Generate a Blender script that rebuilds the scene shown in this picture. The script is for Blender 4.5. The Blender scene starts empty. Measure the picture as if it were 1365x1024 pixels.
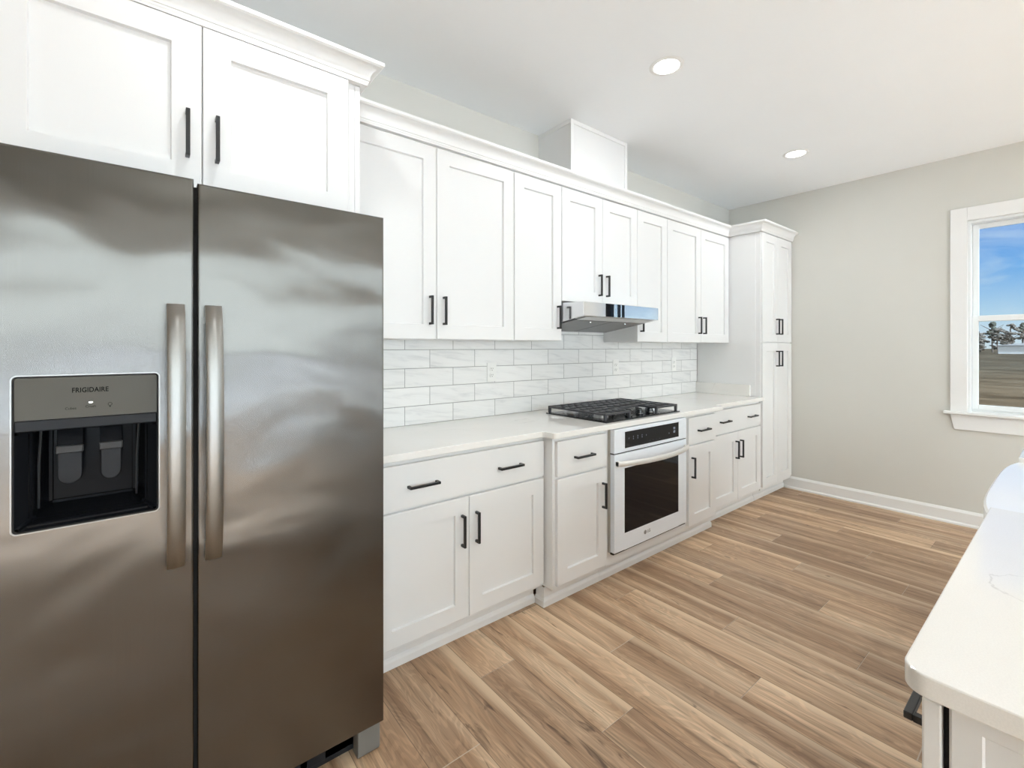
import bpy, bmesh, math, random
from mathutils import Vector, Matrix
random.seed(7)
PI = math.pi
scn = bpy.context.scene
COL = scn.collection

# ------------------------------------------------------------------ camera
cam_d = bpy.data.cameras.new('camera')
cam = bpy.data.objects.new('camera', cam_d)
COL.objects.link(cam)
cam.location = (0.0, -2.339, 1.345)
cam.rotation_euler = (PI / 2, 0, math.radians(-(90 - 51.156)))
cam_d.sensor_fit = 'HORIZONTAL'
cam_d.sensor_width = 36.0
cam_d.lens = 611.5 / 1365 * 36.0
cam_d.shift_y = -(512 - 463.1) / 1365
cam_d.clip_start = 0.02
cam_d.clip_end = 3000
scn.camera = cam

# ------------------------------------------------------------------ colour management
scn.view_settings.view_transform = 'Standard'
scn.view_settings.look = 'None'
scn.view_settings.gamma = 1.0
scn.view_settings.use_curve_mapping = False
scn.view_settings.exposure = 0.73
scn.cycles.use_denoising = True
scn.cycles.max_bounces = 10
scn.cycles.diffuse_bounces = 6
scn.cycles.glossy_bounces = 5
scn.cycles.transparent_max_bounces = 12
scn.cycles.sample_clamp_indirect = 6.0

CEIL = 2.798
XL, XR, YF = -2.6, 4.829, -6.2      # left wall, right wall, front wall; back wall at y = 0
CAN_WATTS = 3.0
SKY_SUNWARD = 4.3                   # how bright the hazy sky towards the sun is

# ------------------------------------------------------------------ node helpers
def newmat(name):
    m = bpy.data.materials.new(name)
    m.use_nodes = True
    nt = m.node_tree
    nt.nodes.clear()
    out = nt.nodes.new('ShaderNodeOutputMaterial')
    b = nt.nodes.new('ShaderNodeBsdfPrincipled')
    nt.links.new(b.outputs[0], out.inputs[0])
    return m, nt, b

def N(nt, typ, **kw):
    n = nt.nodes.new(typ)
    for k, v in kw.items():
        if hasattr(n, k) and k not in ('Scale',):
            setattr(n, k, v)
        else:
            n.inputs[k].default_value = v
    return n

def L(nt, a, b):
    nt.links.new(a, b)

def math_n(nt, op, a, b=None, c=None):
    n = nt.nodes.new('ShaderNodeMath')
    n.operation = op
    for i, v in enumerate((a, b, c)):
        if v is None:
            continue
        if isinstance(v, (int, float)):
            n.inputs[i].default_value = v
        else:
            nt.links.new(v, n.inputs[i])
    return n.outputs[0]

def comb(nt, x, y, z):
    n = nt.nodes.new('ShaderNodeCombineXYZ')
    for i, v in enumerate((x, y, z)):
        if isinstance(v, (int, float)):
            n.inputs[i].default_value = v
        else:
            nt.links.new(v, n.inputs[i])
    return n.outputs[0]

def world_xyz(nt):
    g = nt.nodes.new('ShaderNodeNewGeometry')
    s = nt.nodes.new('ShaderNodeSeparateXYZ')
    nt.links.new(g.outputs['Position'], s.inputs[0])
    return s.outputs

def ramp(nt, fac, stops, interp='LINEAR'):
    r = nt.nodes.new('ShaderNodeValToRGB')
    r.color_ramp.interpolation = interp
    els = r.color_ramp.elements
    while len(els) < len(stops):
        els.new(0.5)
    for e, (p, c) in zip(els, stops):
        e.position = p
        e.color = (c[0], c[1], c[2], 1) if not isinstance(c, (int, float)) else (c, c, c, 1)
    nt.links.new(fac, r.inputs[0])
    return r.outputs[0]

def mix(nt, fac, a, b, mode='MIX'):
    n = nt.nodes.new('ShaderNodeMix')
    n.data_type = 'RGBA'
    n.blend_type = mode
    for sock, v in ((n.inputs[0], fac), (n.inputs[6], a), (n.inputs[7], b)):
        if isinstance(v, (int, float)):
            sock.default_value = v
        elif isinstance(v, tuple):
            sock.default_value = (v[0], v[1], v[2], 1)
        else:
            nt.links.new(v, sock)
    return n.outputs[2]

def noise(nt, vec, scale=5, detail=3, rough=0.5, dist=0.0):
    n = nt.nodes.new('ShaderNodeTexNoise')
    n.inputs['Scale'].default_value = scale
    n.inputs['Detail'].default_value = detail
    n.inputs['Roughness'].default_value = rough
    n.inputs['Distortion'].default_value = dist
    if vec is not None:
        nt.links.new(vec, n.inputs['Vector'])
    return n.outputs['Fac']

def bump(nt, height, strength=0.1, dist=0.01, normal=None):
    n = nt.nodes.new('ShaderNodeBump')
    n.inputs['Strength'].default_value = strength
    n.inputs['Distance'].default_value = dist
    nt.links.new(height, n.inputs['Height'])
    if normal is not None:
        nt.links.new(normal, n.inputs['Normal'])
    return n.outputs[0]

# ------------------------------------------------------------------ world: blue sky with thin cirrus, hazier and brighter towards the sun
w = bpy.data.worlds.new('sky')
scn.world = w
w.use_nodes = True
wn = w.node_tree
wn.nodes.clear()
wo = wn.nodes.new('ShaderNodeOutputWorld')
wb = wn.nodes.new('ShaderNodeBackground')
L(wn, wb.outputs[0], wo.inputs[0])
tc = wn.nodes.new('ShaderNodeTexCoord')
sep = wn.nodes.new('ShaderNodeSeparateXYZ')
L(wn, tc.outputs['Generated'], sep.inputs[0])
sx, sy, sz = sep.outputs
grad = ramp(wn, math_n(wn, 'MULTIPLY', sz, 1.0),
            [(0.0, (0.40, 0.48, 0.54)), (0.05, (0.30, 0.44, 0.57)), (0.12, (0.10, 0.28, 0.56)), (0.22, (0.03, 0.155, 0.48)), (1.0, (0.03, 0.10, 0.32))])
cv = comb(wn, math_n(wn, 'MULTIPLY', sx, 1.6), math_n(wn, 'MULTIPLY', sy, 3.2), math_n(wn, 'MULTIPLY', sz, 14.0))
cn = noise(wn, cv, 1.6, 6, 0.62, 0.6)
cmask = ramp(wn, cn, [(0.44, 0.0), (0.72, 0.75)])
sky = mix(wn, cmask, grad, (0.40, 0.48, 0.57))
sunward = math_n(wn, 'ADD', math_n(wn, 'MULTIPLY', sy, -0.75), math_n(wn, 'ADD', math_n(wn, 'MULTIPLY', sx, -0.65), math_n(wn, 'MULTIPLY', sz, 0.30)))
haze = ramp(wn, sunward, [(0.15, 0.0), (0.62, 1.0)])
sky = mix(wn, haze, sky, (0.85 * SKY_SUNWARD, 0.94 * SKY_SUNWARD, 1.0 * SKY_SUNWARD))
L(wn, sky, wb.inputs[0])
wb.inputs[1].default_value = 1.0

# ------------------------------------------------------------------ sun: high behind the added front windows, its patches fall on the floor behind the island
sun_d = bpy.data.lights.new('sun', 'SUN')
sun_d.energy = 17.5
sun_d.angle = math.radians(0.6)
sun_d.color = (0.87, 0.955, 1.09)
sun_o = bpy.data.objects.new('sun', sun_d)
COL.objects.link(sun_o)
sun_o.location = (-4, -12, 12)
sun_o.rotation_euler = (math.radians(45), 0, math.radians(-12))

# ------------------------------------------------------------------ materials
MAT = {}
def simple(name, col, rough=0.4, metal=0.0, spec=0.5, nscale=0, nstr=0.0, cvar=0.0, emit=None, estr=0.0):
    m, nt, b = newmat(name)
    b.inputs['Roughness'].default_value = rough
    b.inputs['Metallic'].default_value = metal
    b.inputs['Specular IOR Level'].default_value = spec
    p = nt.nodes.new('ShaderNodeNewGeometry').outputs['Position']
    if cvar > 0:
        f = noise(nt, p, 2.5, 4)
        c = ramp(nt, f, [(0.3, tuple(max(0, x * (1 - cvar)) for x in col)), (0.7, tuple(min(1, x * (1 + cvar)) for x in col))])
        L(nt, c, b.inputs['Base Color'])
    else:
        b.inputs['Base Color'].default_value = (*col, 1)
    if nstr > 0:
        L(nt, bump(nt, noise(nt, p, nscale, 3), nstr, 0.002), b.inputs['Normal'])
    if emit:
        b.inputs['Emission Color'].default_value = (*emit, 1)
        b.inputs['Emission Strength'].default_value = estr
    MAT[name] = m
    return m

simple('wall_paint', (0.665, 0.655, 0.61), 0.75, nscale=180, nstr=0.06, cvar=0.01)
simple('ceiling_paint', (0.885, 0.905, 0.92), 0.9, nscale=120, nstr=0.05, cvar=0.006)
simple('trim_paint', (0.83, 0.83, 0.82), 0.35, cvar=0.006)
simple('cabinet_paint', (0.785, 0.785, 0.78), 0.33, nscale=60, nstr=0.02, cvar=0.006)
simple('vinyl_white', (0.80, 0.82, 0.82), 0.4)
simple('black_metal', (0.012, 0.012, 0.013), 0.35, 0.0, 0.5)
simple('black_iron', (0.062, 0.064, 0.073), 0.45, 0.0, 0.5, nscale=300, nstr=0.15)
simple('black_plastic', (0.018, 0.020, 0.023), 0.12, 0.0, 0.5)
simple('grey_plastic', (0.018, 0.019, 0.022), 0.35, 0.0, 0.15)
simple('paddle_grey', (0.045, 0.045, 0.045), 0.3, 0.0, 0.2)
simple('dark_gap', (0.01, 0.01, 0.01), 0.8)
simple('dark_cavity', (0.008, 0.009, 0.011), 0.18, 0.0, 0.05)
simple('fridge_side', (0.12, 0.12, 0.125), 0.5)
simple('panel_grey', (0.105, 0.101, 0.089), 0.45, 0.0, 0.2)
simple('ink', (0.008, 0.008, 0.009), 0.8, 0.0, 0.05)
simple('ink_grey', (0.022, 0.022, 0.021), 0.8, 0.0, 0.05)
simple('ink_light', (0.32, 0.36, 0.45), 0.5)
simple('logo_grey', (0.22, 0.22, 0.23), 0.5)
simple('led', (1, 1, 1), 0.4, emit=(1, 1, 1), estr=3.0)
simple('lens', (1, 1, 1), 0.4, emit=(1.0, 0.97, 0.92), estr=9.0)
simple('outlet_plastic', (0.82, 0.82, 0.80), 0.3)
simple('sink_white', (0.86, 0.87, 0.88), 0.12)
simple('chrome', (0.75, 0.76, 0.78), 0.12, 1.0)
simple('burner_cap', (0.02, 0.02, 0.022), 0.5)
simple('burner_alloy', (0.45, 0.45, 0.46), 0.35, 1.0)
simple('barn_white', (0.16, 0.168, 0.178), 0.7, cvar=0.04)
simple('barn_roof', (0.14, 0.15, 0.165), 0.6, cvar=0.03)
simple('bark', (0.030, 0.025, 0.021), 0.95, cvar=0.3)
simple('foliage_brown', (0.026, 0.023, 0.019), 0.95, cvar=0.45)
simple('foliage_green', (0.014, 0.019, 0.013), 0.95, cvar=0.45)
simple('glass_black', (0.004, 0.004, 0.006), 0.05, 0.0, 0.22)
simple('foot_grey', (0.17, 0.165, 0.155), 0.4)
simple('filter_mesh', (0.22, 0.22, 0.22), 0.45, 0.4, nscale=500, nstr=0.25)

def steel(name, col, rough, streak=0.3, warp=0.0, aniso=0.0, axis='Z', rot=0.0, metal=1.0):
    m, nt, b = newmat(name)
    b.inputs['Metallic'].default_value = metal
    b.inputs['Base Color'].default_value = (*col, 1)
    x, y, z = world_xyz(nt)
    if axis == 'Z':
        v = comb(nt, math_n(nt, 'MULTIPLY', x, 900.0), math_n(nt, 'MULTIPLY', y, 900.0), math_n(nt, 'MULTIPLY', z, 4.0))
    else:
        v = comb(nt, math_n(nt, 'MULTIPLY', x, 12.0), math_n(nt, 'MULTIPLY', y, 12.0), math_n(nt, 'MULTIPLY', z, 900.0))
    s = noise(nt, v, 1.0, 2)
    r = nt.nodes.new('ShaderNodeMapRange')
    L(nt, s, r.inputs[0])
    r.inputs[1].default_value = 0.3
    r.inputs[2].default_value = 0.7
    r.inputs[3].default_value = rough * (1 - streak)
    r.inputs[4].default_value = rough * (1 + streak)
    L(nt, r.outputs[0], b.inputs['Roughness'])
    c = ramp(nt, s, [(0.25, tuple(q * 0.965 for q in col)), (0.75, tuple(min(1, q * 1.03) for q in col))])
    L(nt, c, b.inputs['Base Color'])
    if rot: b.inputs['Anisotropic Rotation'].default_value = rot
    if aniso > 0:
        b.inputs['Anisotropic'].default_value = aniso
        t = nt.nodes.new('ShaderNodeTangent')
        t.direction_type = 'RADIAL'
        t.axis = 'Z'
        L(nt, t.outputs[0], b.inputs['Tangent'])
    nrm = None
    if warp > 0:
        wv = comb(nt, math_n(nt, 'MULTIPLY', x, 2.6), math_n(nt, "MULTIPLY", y, 1.0), math_n(nt, "MULTIPLY", z, 4.2))
        nrm = bump(nt, noise(nt, wv, 1.0, 1.5, 0.4, 0.3), 1.0, warp)
        L(nt, nrm, b.inputs['Normal'])
    MAT[name] = m
    return m

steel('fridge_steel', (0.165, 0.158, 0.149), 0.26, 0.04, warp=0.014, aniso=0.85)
steel('handle_steel', (0.27, 0.262, 0.25), 0.30, 0.04)
steel('oven_steel', (0.84, 0.885, 0.94), 0.38, 0.08, aniso=0.8, axis='X', rot=0.25, metal=0.2)  # bluish-white, low-metal base stands for the bright window reflected in the steel
steel('tray_steel', (0.12, 0.12, 0.125), 0.25, 0.1, axis='X')
steel('oven_handle_steel', (0.72, 0.70, 0.67), 0.38, 0.05, axis='X', metal=0.25)
steel('side_trim_steel', (0.50, 0.475, 0.43), 0.4, 0.1, metal=0.4)
steel('hood_steel', (0.74, 0.75, 0.77), 0.16, 0.15, axis='X')
steel('hood_under', (0.62, 0.62, 0.61), 0.35, 0.15, axis='X')

# quartz worktop: warm white with a few faint veins
def quartz():
    m, nt, b = newmat('quartz')
    p = nt.nodes.new('ShaderNodeNewGeometry').outputs['Position']
    base = ramp(nt, noise(nt, p, 3.0, 5), [(0.3, (0.82, 0.80, 0.765)), (0.7, (0.85, 0.835, 0.805))])
    n = noise(nt, p, 1.7, 6, 0.55, 1.3)
    d = math_n(nt, 'ABSOLUTE', math_n(nt, 'SUBTRACT', n, 0.5))
    line = ramp(nt, d, [(0.0, 1.0), (0.006, 0.0)])
    patch = ramp(nt, noise(nt, p, 4.0, 2), [(0.52, 0.0), (0.66, 0.45)])
    c = mix(nt, math_n(nt, 'MULTIPLY', line, patch), base, (0.45, 0.43, 0.41))
    speck = ramp(nt, noise(nt, p, 420, 1), [(0.40, 0.97), (0.62, 1.0)])
    c = mix(nt, 1.0, c, speck, 'MULTIPLY')
    L(nt, c, b.inputs['Base Color'])
    b.inputs['Roughness'].default_value = 0.09
    b.inputs['Specular IOR Level'].default_value = 0.55
    MAT['quartz'] = m
quartz()

# glossy marble-look wall tile, 4 x 12 in running bond with grey grout
TILE_W, TILE_H, TILE_X0, TILE_Z0 = 0.308, 0.1044, 1.1201, 0.914
def tile():
    m, nt, b = newmat('wall_tile')
    x, y, z = world_xyz(nt)
    px = math_n(nt, 'SUBTRACT', x, TILE_X0 + TILE_W / 2 - 20 * TILE_W)
    pz = math_n(nt, 'SUBTRACT', z, TILE_Z0 - 20 * TILE_H)
    br = nt.nodes.new('ShaderNodeTexBrick')
    br.offset = 0.5
    br.offset_frequency = 2
    br.squash = 1.0
    L(nt, comb(nt, px, pz, 0.0), br.inputs['Vector'])
    br.inputs['Scale'].default_value = 1.0
    br.inputs['Brick Width'].default_value = TILE_W
    br.inputs['Row Height'].default_value = TILE_H
    br.inputs['Mortar Size'].default_value = 0.0016
    br.inputs['Mortar Smooth'].default_value = 0.1
    br.inputs['Color1'].default_value = (0, 0, 0, 1)
    br.inputs['Color2'].default_value = (1, 1, 1, 1)
    br.inputs['Mortar'].default_value = (0.5, 0.5, 0.5, 1)
    rnd = nt.nodes.new('ShaderNodeSeparateColor')
    L(nt, br.outputs['Color'], rnd.inputs[0])
    rv = rnd.outputs[0]
    off = math_n(nt, 'MULTIPLY', rv, 37.0)
    v = comb(nt, math_n(nt, 'MULTIPLY', math_n(nt, 'ADD', x, off), 5.0), off,
             math_n(nt, 'MULTIPLY', math_n(nt, 'ADD', z, math_n(nt, 'MULTIPLY', math_n(nt, 'ADD', x, off), 0.12)), 42.0))
    s = noise(nt, v, 1.0, 5, 0.6, 0.5)
    c = ramp(nt, s, [(0.25, (0.72, 0.725, 0.725)), (0.48, (0.87, 0.87, 0.86)), (0.72, (0.90, 0.90, 0.89))])
    tint = ramp(nt, rv, [(0.0, 0.93), (1.0, 1.0)])
    c = mix(nt, 1.0, c, tint, 'MULTIPLY')
    c = mix(nt, br.outputs['Fac'], c, (0.27, 0.27, 0.265))
    L(nt, c, b.inputs['Base Color'])
    L(nt, ramp(nt, br.outputs['Fac'], [(0.0, 0.10), (1.0, 0.85)]), b.inputs['Roughness'])
    h = math_n(nt, 'SUBTRACT', 1.0, br.outputs['Fac'])
    n1 = bump(nt, h, 0.6, 0.002)
    L(nt, n1, b.inputs['Normal'])
    MAT['wall_tile'] = m
tile()

# wood-look plank floor: 7 in boards laid along y, ends stepping by a fixed stagger
PLANK_W, PLANK_L, PLANK_X0 = 0.1785, 1.22, 1.070
def wood_floor():
    m, nt, b = newmat('plank_floor')
    x, y, z = world_xyz(nt)
    u = math_n(nt, 'DIVIDE', math_n(nt, 'SUBTRACT', x, PLANK_X0), PLANK_W)
    k = math_n(nt, 'FLOOR', u)
    fu = math_n(nt, 'FRACT', u)
    t = math_n(nt, 'DIVIDE', math_n(nt, 'ADD', math_n(nt, 'ADD', y, 1.036), math_n(nt, 'MULTIPLY', math_n(nt, 'SUBTRACT', k, 3.0), 0.4835)), PLANK_L)
    j = math_n(nt, 'FLOOR', t)
    ft = math_n(nt, 'FRACT', t)
    wnz = nt.nodes.new('ShaderNodeTexWhiteNoise')
    wnz.noise_dimensions = '2D'
    L(nt, comb(nt, k, j, 0.0), wnz.inputs['Vector'])
    rs = nt.nodes.new('ShaderNodeSeparateColor')
    L(nt, wnz.outputs['Color'], rs.inputs[0])
    r1, r2, r3 = rs.outputs
    ox = math_n(nt, 'MULTIPLY', r1, 53.0)
    oy = math_n(nt, 'MULTIPLY', r2, 71.0)
    gx = math_n(nt, 'ADD', x, ox)
    gy = math_n(nt, 'ADD', y, oy)
    # broad tone bands running with the board, fine grain, cathedral figure, knots
    broad = noise(nt, comb(nt, math_n(nt, 'MULTIPLY', gx, 11.0), math_n(nt, 'MULTIPLY', gy, 0.75), ox), 1.0, 3, 0.5, 0.5)
    grain = noise(nt, comb(nt, math_n(nt, 'MULTIPLY', gx, 95.0), math_n(nt, 'MULTIPLY', gy, 2.6), oy), 1.0, 4, 0.6, 0.4)
    fine = noise(nt, comb(nt, math_n(nt, 'MULTIPLY', gx, 420.0), math_n(nt, 'MULTIPLY', gy, 9.0), oy), 1.0, 2, 0.5, 0.0)
    field = noise(nt, comb(nt, math_n(nt, 'MULTIPLY', gx, 7.0), math_n(nt, 'MULTIPLY', gy, 1.1), r3), 1.0, 3, 0.5, 0.6)
    rings = math_n(nt, 'SINE', math_n(nt, 'MULTIPLY', field, 130.0))
    col = ramp(nt, broad, [(0.22, (0.25, 0.145, 0.083)), (0.40, (0.375, 0.238, 0.145)), (0.50, (0.47, 0.315, 0.20)), (0.60, (0.56, 0.395, 0.262)), (0.72, (0.66, 0.505, 0.355))])
    col = mix(nt, 1.0, col, ramp(nt, grain, [(0.28, 0.62), (0.46, 1.0), (0.7, 1.12)]), 'MULTIPLY')
    col = mix(nt, 1.0, col, ramp(nt, rings, [(0.0, 0.88), (0.6, 1.03)]), 'MULTIPLY')
    col = mix(nt, 1.0, col, ramp(nt, fine, [(0.3, 0.88), (0.7, 1.08)]), 'MULTIPLY')
    crack = noise(nt, comb(nt, math_n(nt, 'MULTIPLY', gx, 26.0), math_n(nt, 'MULTIPLY', gy, 4.2), oy), 1.0, 3, 0.55, 1.4)
    col = mix(nt, ramp(nt, crack, [(0.645, 0.0), (0.75, 0.78)]), col, (0.085, 0.048, 0.028))
    # pale sapwood along one edge of many boards
    edge = math_n(nt, 'ADD', fu, math_n(nt, 'MULTIPLY', math_n(nt, 'SUBTRACT', noise(nt, comb(nt, ox, math_n(nt, 'MULTIPLY', gy, 1.6), 0.0), 1.0, 2), 0.5), 0.35))
    sap = math_n(nt, 'MULTIPLY', ramp(nt, edge, [(0.74, 0.0), (0.93, 0.82)]), ramp(nt, r3, [(0.34, 0.0), (0.42, 1.0)]))
    col = mix(nt, sap, col, (0.68, 0.53, 0.375))
    tone = ramp(nt, r1, [(0.0, (0.86, 0.83, 0.81)), (0.5, (1.06, 1.04, 1.01)), (1.0, (1.24, 1.24, 1.22))])
    col = mix(nt, 1.0, col, tone, 'MULTIPLY')
    # seams
    e1 = math_n(nt, 'MULTIPLY', math_n(nt, 'MINIMUM', fu, math_n(nt, 'SUBTRACT', 1.0, fu)), PLANK_W)
    e2 = math_n(nt, 'MULTIPLY', math_n(nt, 'MINIMUM', ft, math_n(nt, 'SUBTRACT', 1.0, ft)), PLANK_L)
    e = math_n(nt, 'MINIMUM', e1, e2)
    seam = ramp(nt, math_n(nt, 'MULTIPLY', e, 100.0), [(0.06, 1.0), (0.16, 0.0)])
    col = mix(nt, math_n(nt, 'MULTIPLY', seam, 0.75), col, (0.10, 0.065, 0.04))
    pale = math_n(nt, 'MULTIPLY', ramp(nt, math_n(nt, 'MULTIPLY', e2, 100.0), [(0.10, 1.0), (0.22, 0.0)]), ramp(nt, r2, [(0.5, 0.0), (0.52, 0.7)]))
    col = mix(nt, pale, col, (0.70, 0.60, 0.48))
    L(nt, col, b.inputs['Base Color'])
    L(nt, ramp(nt, grain, [(0.3, 0.46), (0.7, 0.34)]), b.inputs['Roughness'])
    b.inputs['Specular IOR Level'].default_value = 0.4
    h = math_n(nt, 'SUBTRACT', math_n(nt, 'MULTIPLY', grain, 0.25), seam)
    L(nt, bump(nt, h, 0.25, 0.0015), b.inputs['Normal'])
    MAT['plank_floor'] = m
wood_floor()

def pane():
    m, nt, b = newmat('window_glass')
    nt.nodes.remove(b)
    out = [n for n in nt.nodes if n.type == 'OUTPUT_MATERIAL'][0]
    tr = nt.nodes.new('ShaderNodeBsdfTransparent')
    gl = nt.nodes.new('ShaderNodeBsdfGlossy')
    gl.inputs['Roughness'].default_value = 0.0
    tr.inputs[0].default_value = (0.96, 0.98, 0.97, 1)
    mx = nt.nodes.new('ShaderNodeMixShader')
    mx.inputs[0].default_value = 0.06
    L(nt, tr.outputs[0], mx.inputs[1])
    L(nt, gl.outputs[0], mx.inputs[2])
    L(nt, mx.outputs[0], out.inputs[0])
    MAT['window_glass'] = m
pane()

def field_mat():
    m, nt, b = newmat('dry_field')
    x, y, z = world_xyz(nt)
    far = nt.nodes.new('ShaderNodeMapRange')
    L(nt, x, far.inputs[0])
    far.inputs[1].default_value = 6
    far.inputs[2].default_value = 60
    lx = math_n(nt, 'MULTIPLY', math_n(nt, 'LOGARITHM', math_n(nt, 'MAXIMUM', x, 3.0), 2.718), 9.0)
    n1 = noise(nt, comb(nt, lx, math_n(nt, 'MULTIPLY', y, 0.12), 0.0), 1.0, 5, 0.6, 0.4)
    n2 = noise(nt, comb(nt, math_n(nt, 'MULTIPLY', x, 1.5), math_n(nt, 'MULTIPLY', y, 1.5), 0.0), 1.0, 6, 0.7, 0.5)
    near = ramp(nt, n1, [(0.32, (0.018, 0.0125, 0.0075)), (0.5, (0.042, 0.030, 0.0185)), (0.66, (0.074, 0.058, 0.039))])
    farc = ramp(nt, n1, [(0.35, (0.014, 0.012, 0.009)), (0.65, (0.030, 0.026, 0.0195))])
    c = mix(nt, far.outputs[0], near, farc)
    c = mix(nt, 1.0, c, ramp(nt, n2, [(0.3, 0.7), (0.7, 1.2)]), 'MULTIPLY')
    L(nt, c, b.inputs['Base Color'])
    b.inputs['Roughness'].default_value = 1.0
    b.inputs['Specular IOR Level'].default_value = 0.0
    MAT['dry_field'] = m
field_mat()

# ------------------------------------------------------------------ mesh helpers
class MB:
    def __init__(self):
        self.bm = bmesh.new()
    def box(self, x0, x1, y0, y1, z0, z1, bev=0.0, seg=1):
        x0, x1 = min(x0, x1), max(x0, x1)
        y0, y1 = min(y0, y1), max(y0, y1)
        z0, z1 = min(z0, z1), max(z0, z1)
        bm2 = bmesh.new()
        bmesh.ops.create_cube(bm2, size=1.0)
        for v in bm2.verts:
            v.co = Vector((x0 + (v.co.x + .5) * (x1 - x0), y0 + (v.co.y + .5) * (y1 - y0), z0 + (v.co.z + .5) * (z1 - z0)))
        if bev > 0:
            bmesh.ops.bevel(bm2, geom=list(bm2.edges), offset=bev, segments=seg, affect='EDGES', profile=0.5)
        self.merge(bm2)
        return self
    def merge(self, bm2):
        me = bpy.data.meshes.new('tmp')
        bm2.to_mesh(me)
        bm2.free()
        self.bm.from_mesh(me)
        bpy.data.meshes.remove(me)
    def cyl(self, c, r, h, axis='Z', seg=32, r2=None, bev=0.0):
        bm2 = bmesh.new()
        bmesh.ops.create_cone(bm2, cap_ends=True, segments=seg, radius1=r, radius2=r if r2 is None else r2, depth=h)
        if bev > 0:
            es = [e for e in bm2.edges if len(e.link_faces) == 2 and any(len(f.verts) > 4 for f in e.link_faces)]
            bmesh.ops.bevel(bm2, geom=es, offset=bev, segments=2, affect='EDGES')
        R = {'Z': Matrix(), 'Y': Matrix.Rotation(PI / 2, 4, 'X'), 'X': Matrix.Rotation(PI / 2, 4, 'Y')}[axis]
        bmesh.ops.transform(bm2, matrix=Matrix.Translation(c) @ R, verts=bm2.verts)
        self.merge(bm2)
        return self
    def tube(self, pts, r, seg=10):
        rings = []
        n = len(pts)
        pts = [Vector(p) for p in pts]
        for i, p in enumerate(pts):
            d = (pts[min(i + 1, n - 1)] - pts[max(i - 1, 0)]).normalized()
            a = d.orthogonal().normalized() if i == 0 else (rings_a - d * rings_a.dot(d)).normalized()
            rings_a = a
            bb = d.cross(a)
            rings.append([self.bm.verts.new(p + (a * math.cos(2 * PI * k / seg) + bb * math.sin(2 * PI * k / seg)) * r) for k in range(seg)])
        for i in range(n - 1):
            for k in range(seg):
                self.bm.faces.new((rings[i][k], rings[i][(k + 1) % seg], rings[i + 1][(k + 1) % seg], rings[i + 1][k]))
        self.bm.faces.new(rings[0][::-1])
        self.bm.faces.new(rings[-1])
        return self
    def prism(self, pts, axis, a0, a1, bev=0.0, seg=1):
        """closed polygon pts extruded along axis between a0 and a1; pts are the two other coordinates in x<y<z order"""
        bm2 = bmesh.new()
        def mk(p, a):
            if axis == 'X': return (a, p[0], p[1])
            if axis == 'Y': return (p[0], a, p[1])
            return (p[0], p[1], a)
        A = [bm2.verts.new(mk(p, a0)) for p in pts]
        B = [bm2.verts.new(mk(p, a1)) for p in pts]
        n = len(pts)
        bm2.faces.new(A)
        bm2.faces.new(B[::-1])
        for i in range(n):
            bm2.faces.new((A[i], B[i], B[(i + 1) % n], A[(i + 1) % n]))
        bmesh.ops.recalc_face_normals(bm2, faces=bm2.faces)
        if bev > 0:
            bmesh.ops.bevel(bm2, geom=list(bm2.edges), offset=bev, segments=seg, affect='EDGES', profile=0.5)
        self.merge(bm2)
        return self
    def sweep(self, path, profile, close_ends=True):
        """profile [(out,z)] swept along a plan polyline [(x,y)]; out is measured to the right-hand side when walking the path"""
        n = len(path)
        P = [Vector(p) for p in path]
        nor = []
        for i in range(n - 1):
            d = (P[i + 1] - P[i]).normalized()
            nor.append(Vector((d.y, -d.x)))
        rings = []
        for i in range(n):
            if i == 0: m = nor[0]
            elif i == n - 1: m = nor[-1]
            else:
                s = nor[i - 1] + nor[i]
                m = s / (1 + nor[i - 1].dot(nor[i]))
            rings.append([self.bm.verts.new((P[i].x + m.x * o, P[i].y + m.y * o, z)) for o, z in profile])
        k = len(profile)
        for i in range(n - 1):
            for j in range(k):
                self.bm.faces.new((rings[i][j], rings[i + 1][j], rings[i + 1][(j + 1) % k], rings[i][(j + 1) % k]))
        if close_ends:
            self.bm.faces.new(rings[0][::-1])
            self.bm.faces.new(rings[-1])
        bmesh.ops.recalc_face_normals(self.bm, faces=self.bm.faces)
        return self

def wloc(o):
    p = Vector(o.location)
    while o.parent:
        o = o.parent
        p += Vector(o.location)
    return p

def build(name, mb, mat, parent=None, origin=None, smooth=False, label=None):
    bm = mb.bm
    bmesh.ops.recalc_face_normals(bm, faces=bm.faces)
    if origin is None:
        xs = [v.co for v in bm.verts]
        lo = Vector((min(c.x for c in xs), min(c.y for c in xs), min(c.z for c in xs)))
        hi = Vector((max(c.x for c in xs), max(c.y for c in xs), max(c.z for c in xs)))
        origin = (lo + hi) / 2
        if parent is None:
            origin.z = lo.z
    origin = Vector(origin)
    bmesh.ops.translate(bm, vec=-origin, verts=bm.verts)
    me = bpy.data.meshes.new(name)
    bm.to_mesh(me)
    bm.free()
    me.materials.append(MAT[mat] if isinstance(mat, str) else mat)
    if smooth:
        for p in me.polygons:
            p.use_smooth = True
        try:
            me.set_sharp_from_angle(angle=math.radians(35))
        except Exception:
            pass
    o = bpy.data.objects.new(name, me)
    COL.objects.link(o)
    if parent is not None:
        o.parent = parent
        o.location = origin - wloc(parent)
    else:
        o.location = origin
    if label:
        o['label'] = label
    return o

def tag(o, label, cat, group=None):
    o['label'] = label
    o['category'] = cat
    if group:
        o['group'] = group
    return o

def thing(name, label, cat, loc, group=None):
    o = bpy.data.objects.new(name, None)
    o.empty_display_size = 0.1
    COL.objects.link(o)
    o.location = loc
    return tag(o, label, cat, group)

def struct(name, mb, mat, parent=None, smooth=False):
    o = build(name, mb, mat, parent, smooth=smooth)
    if parent is None:
        o['kind'] = 'structure'
    return o

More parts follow.
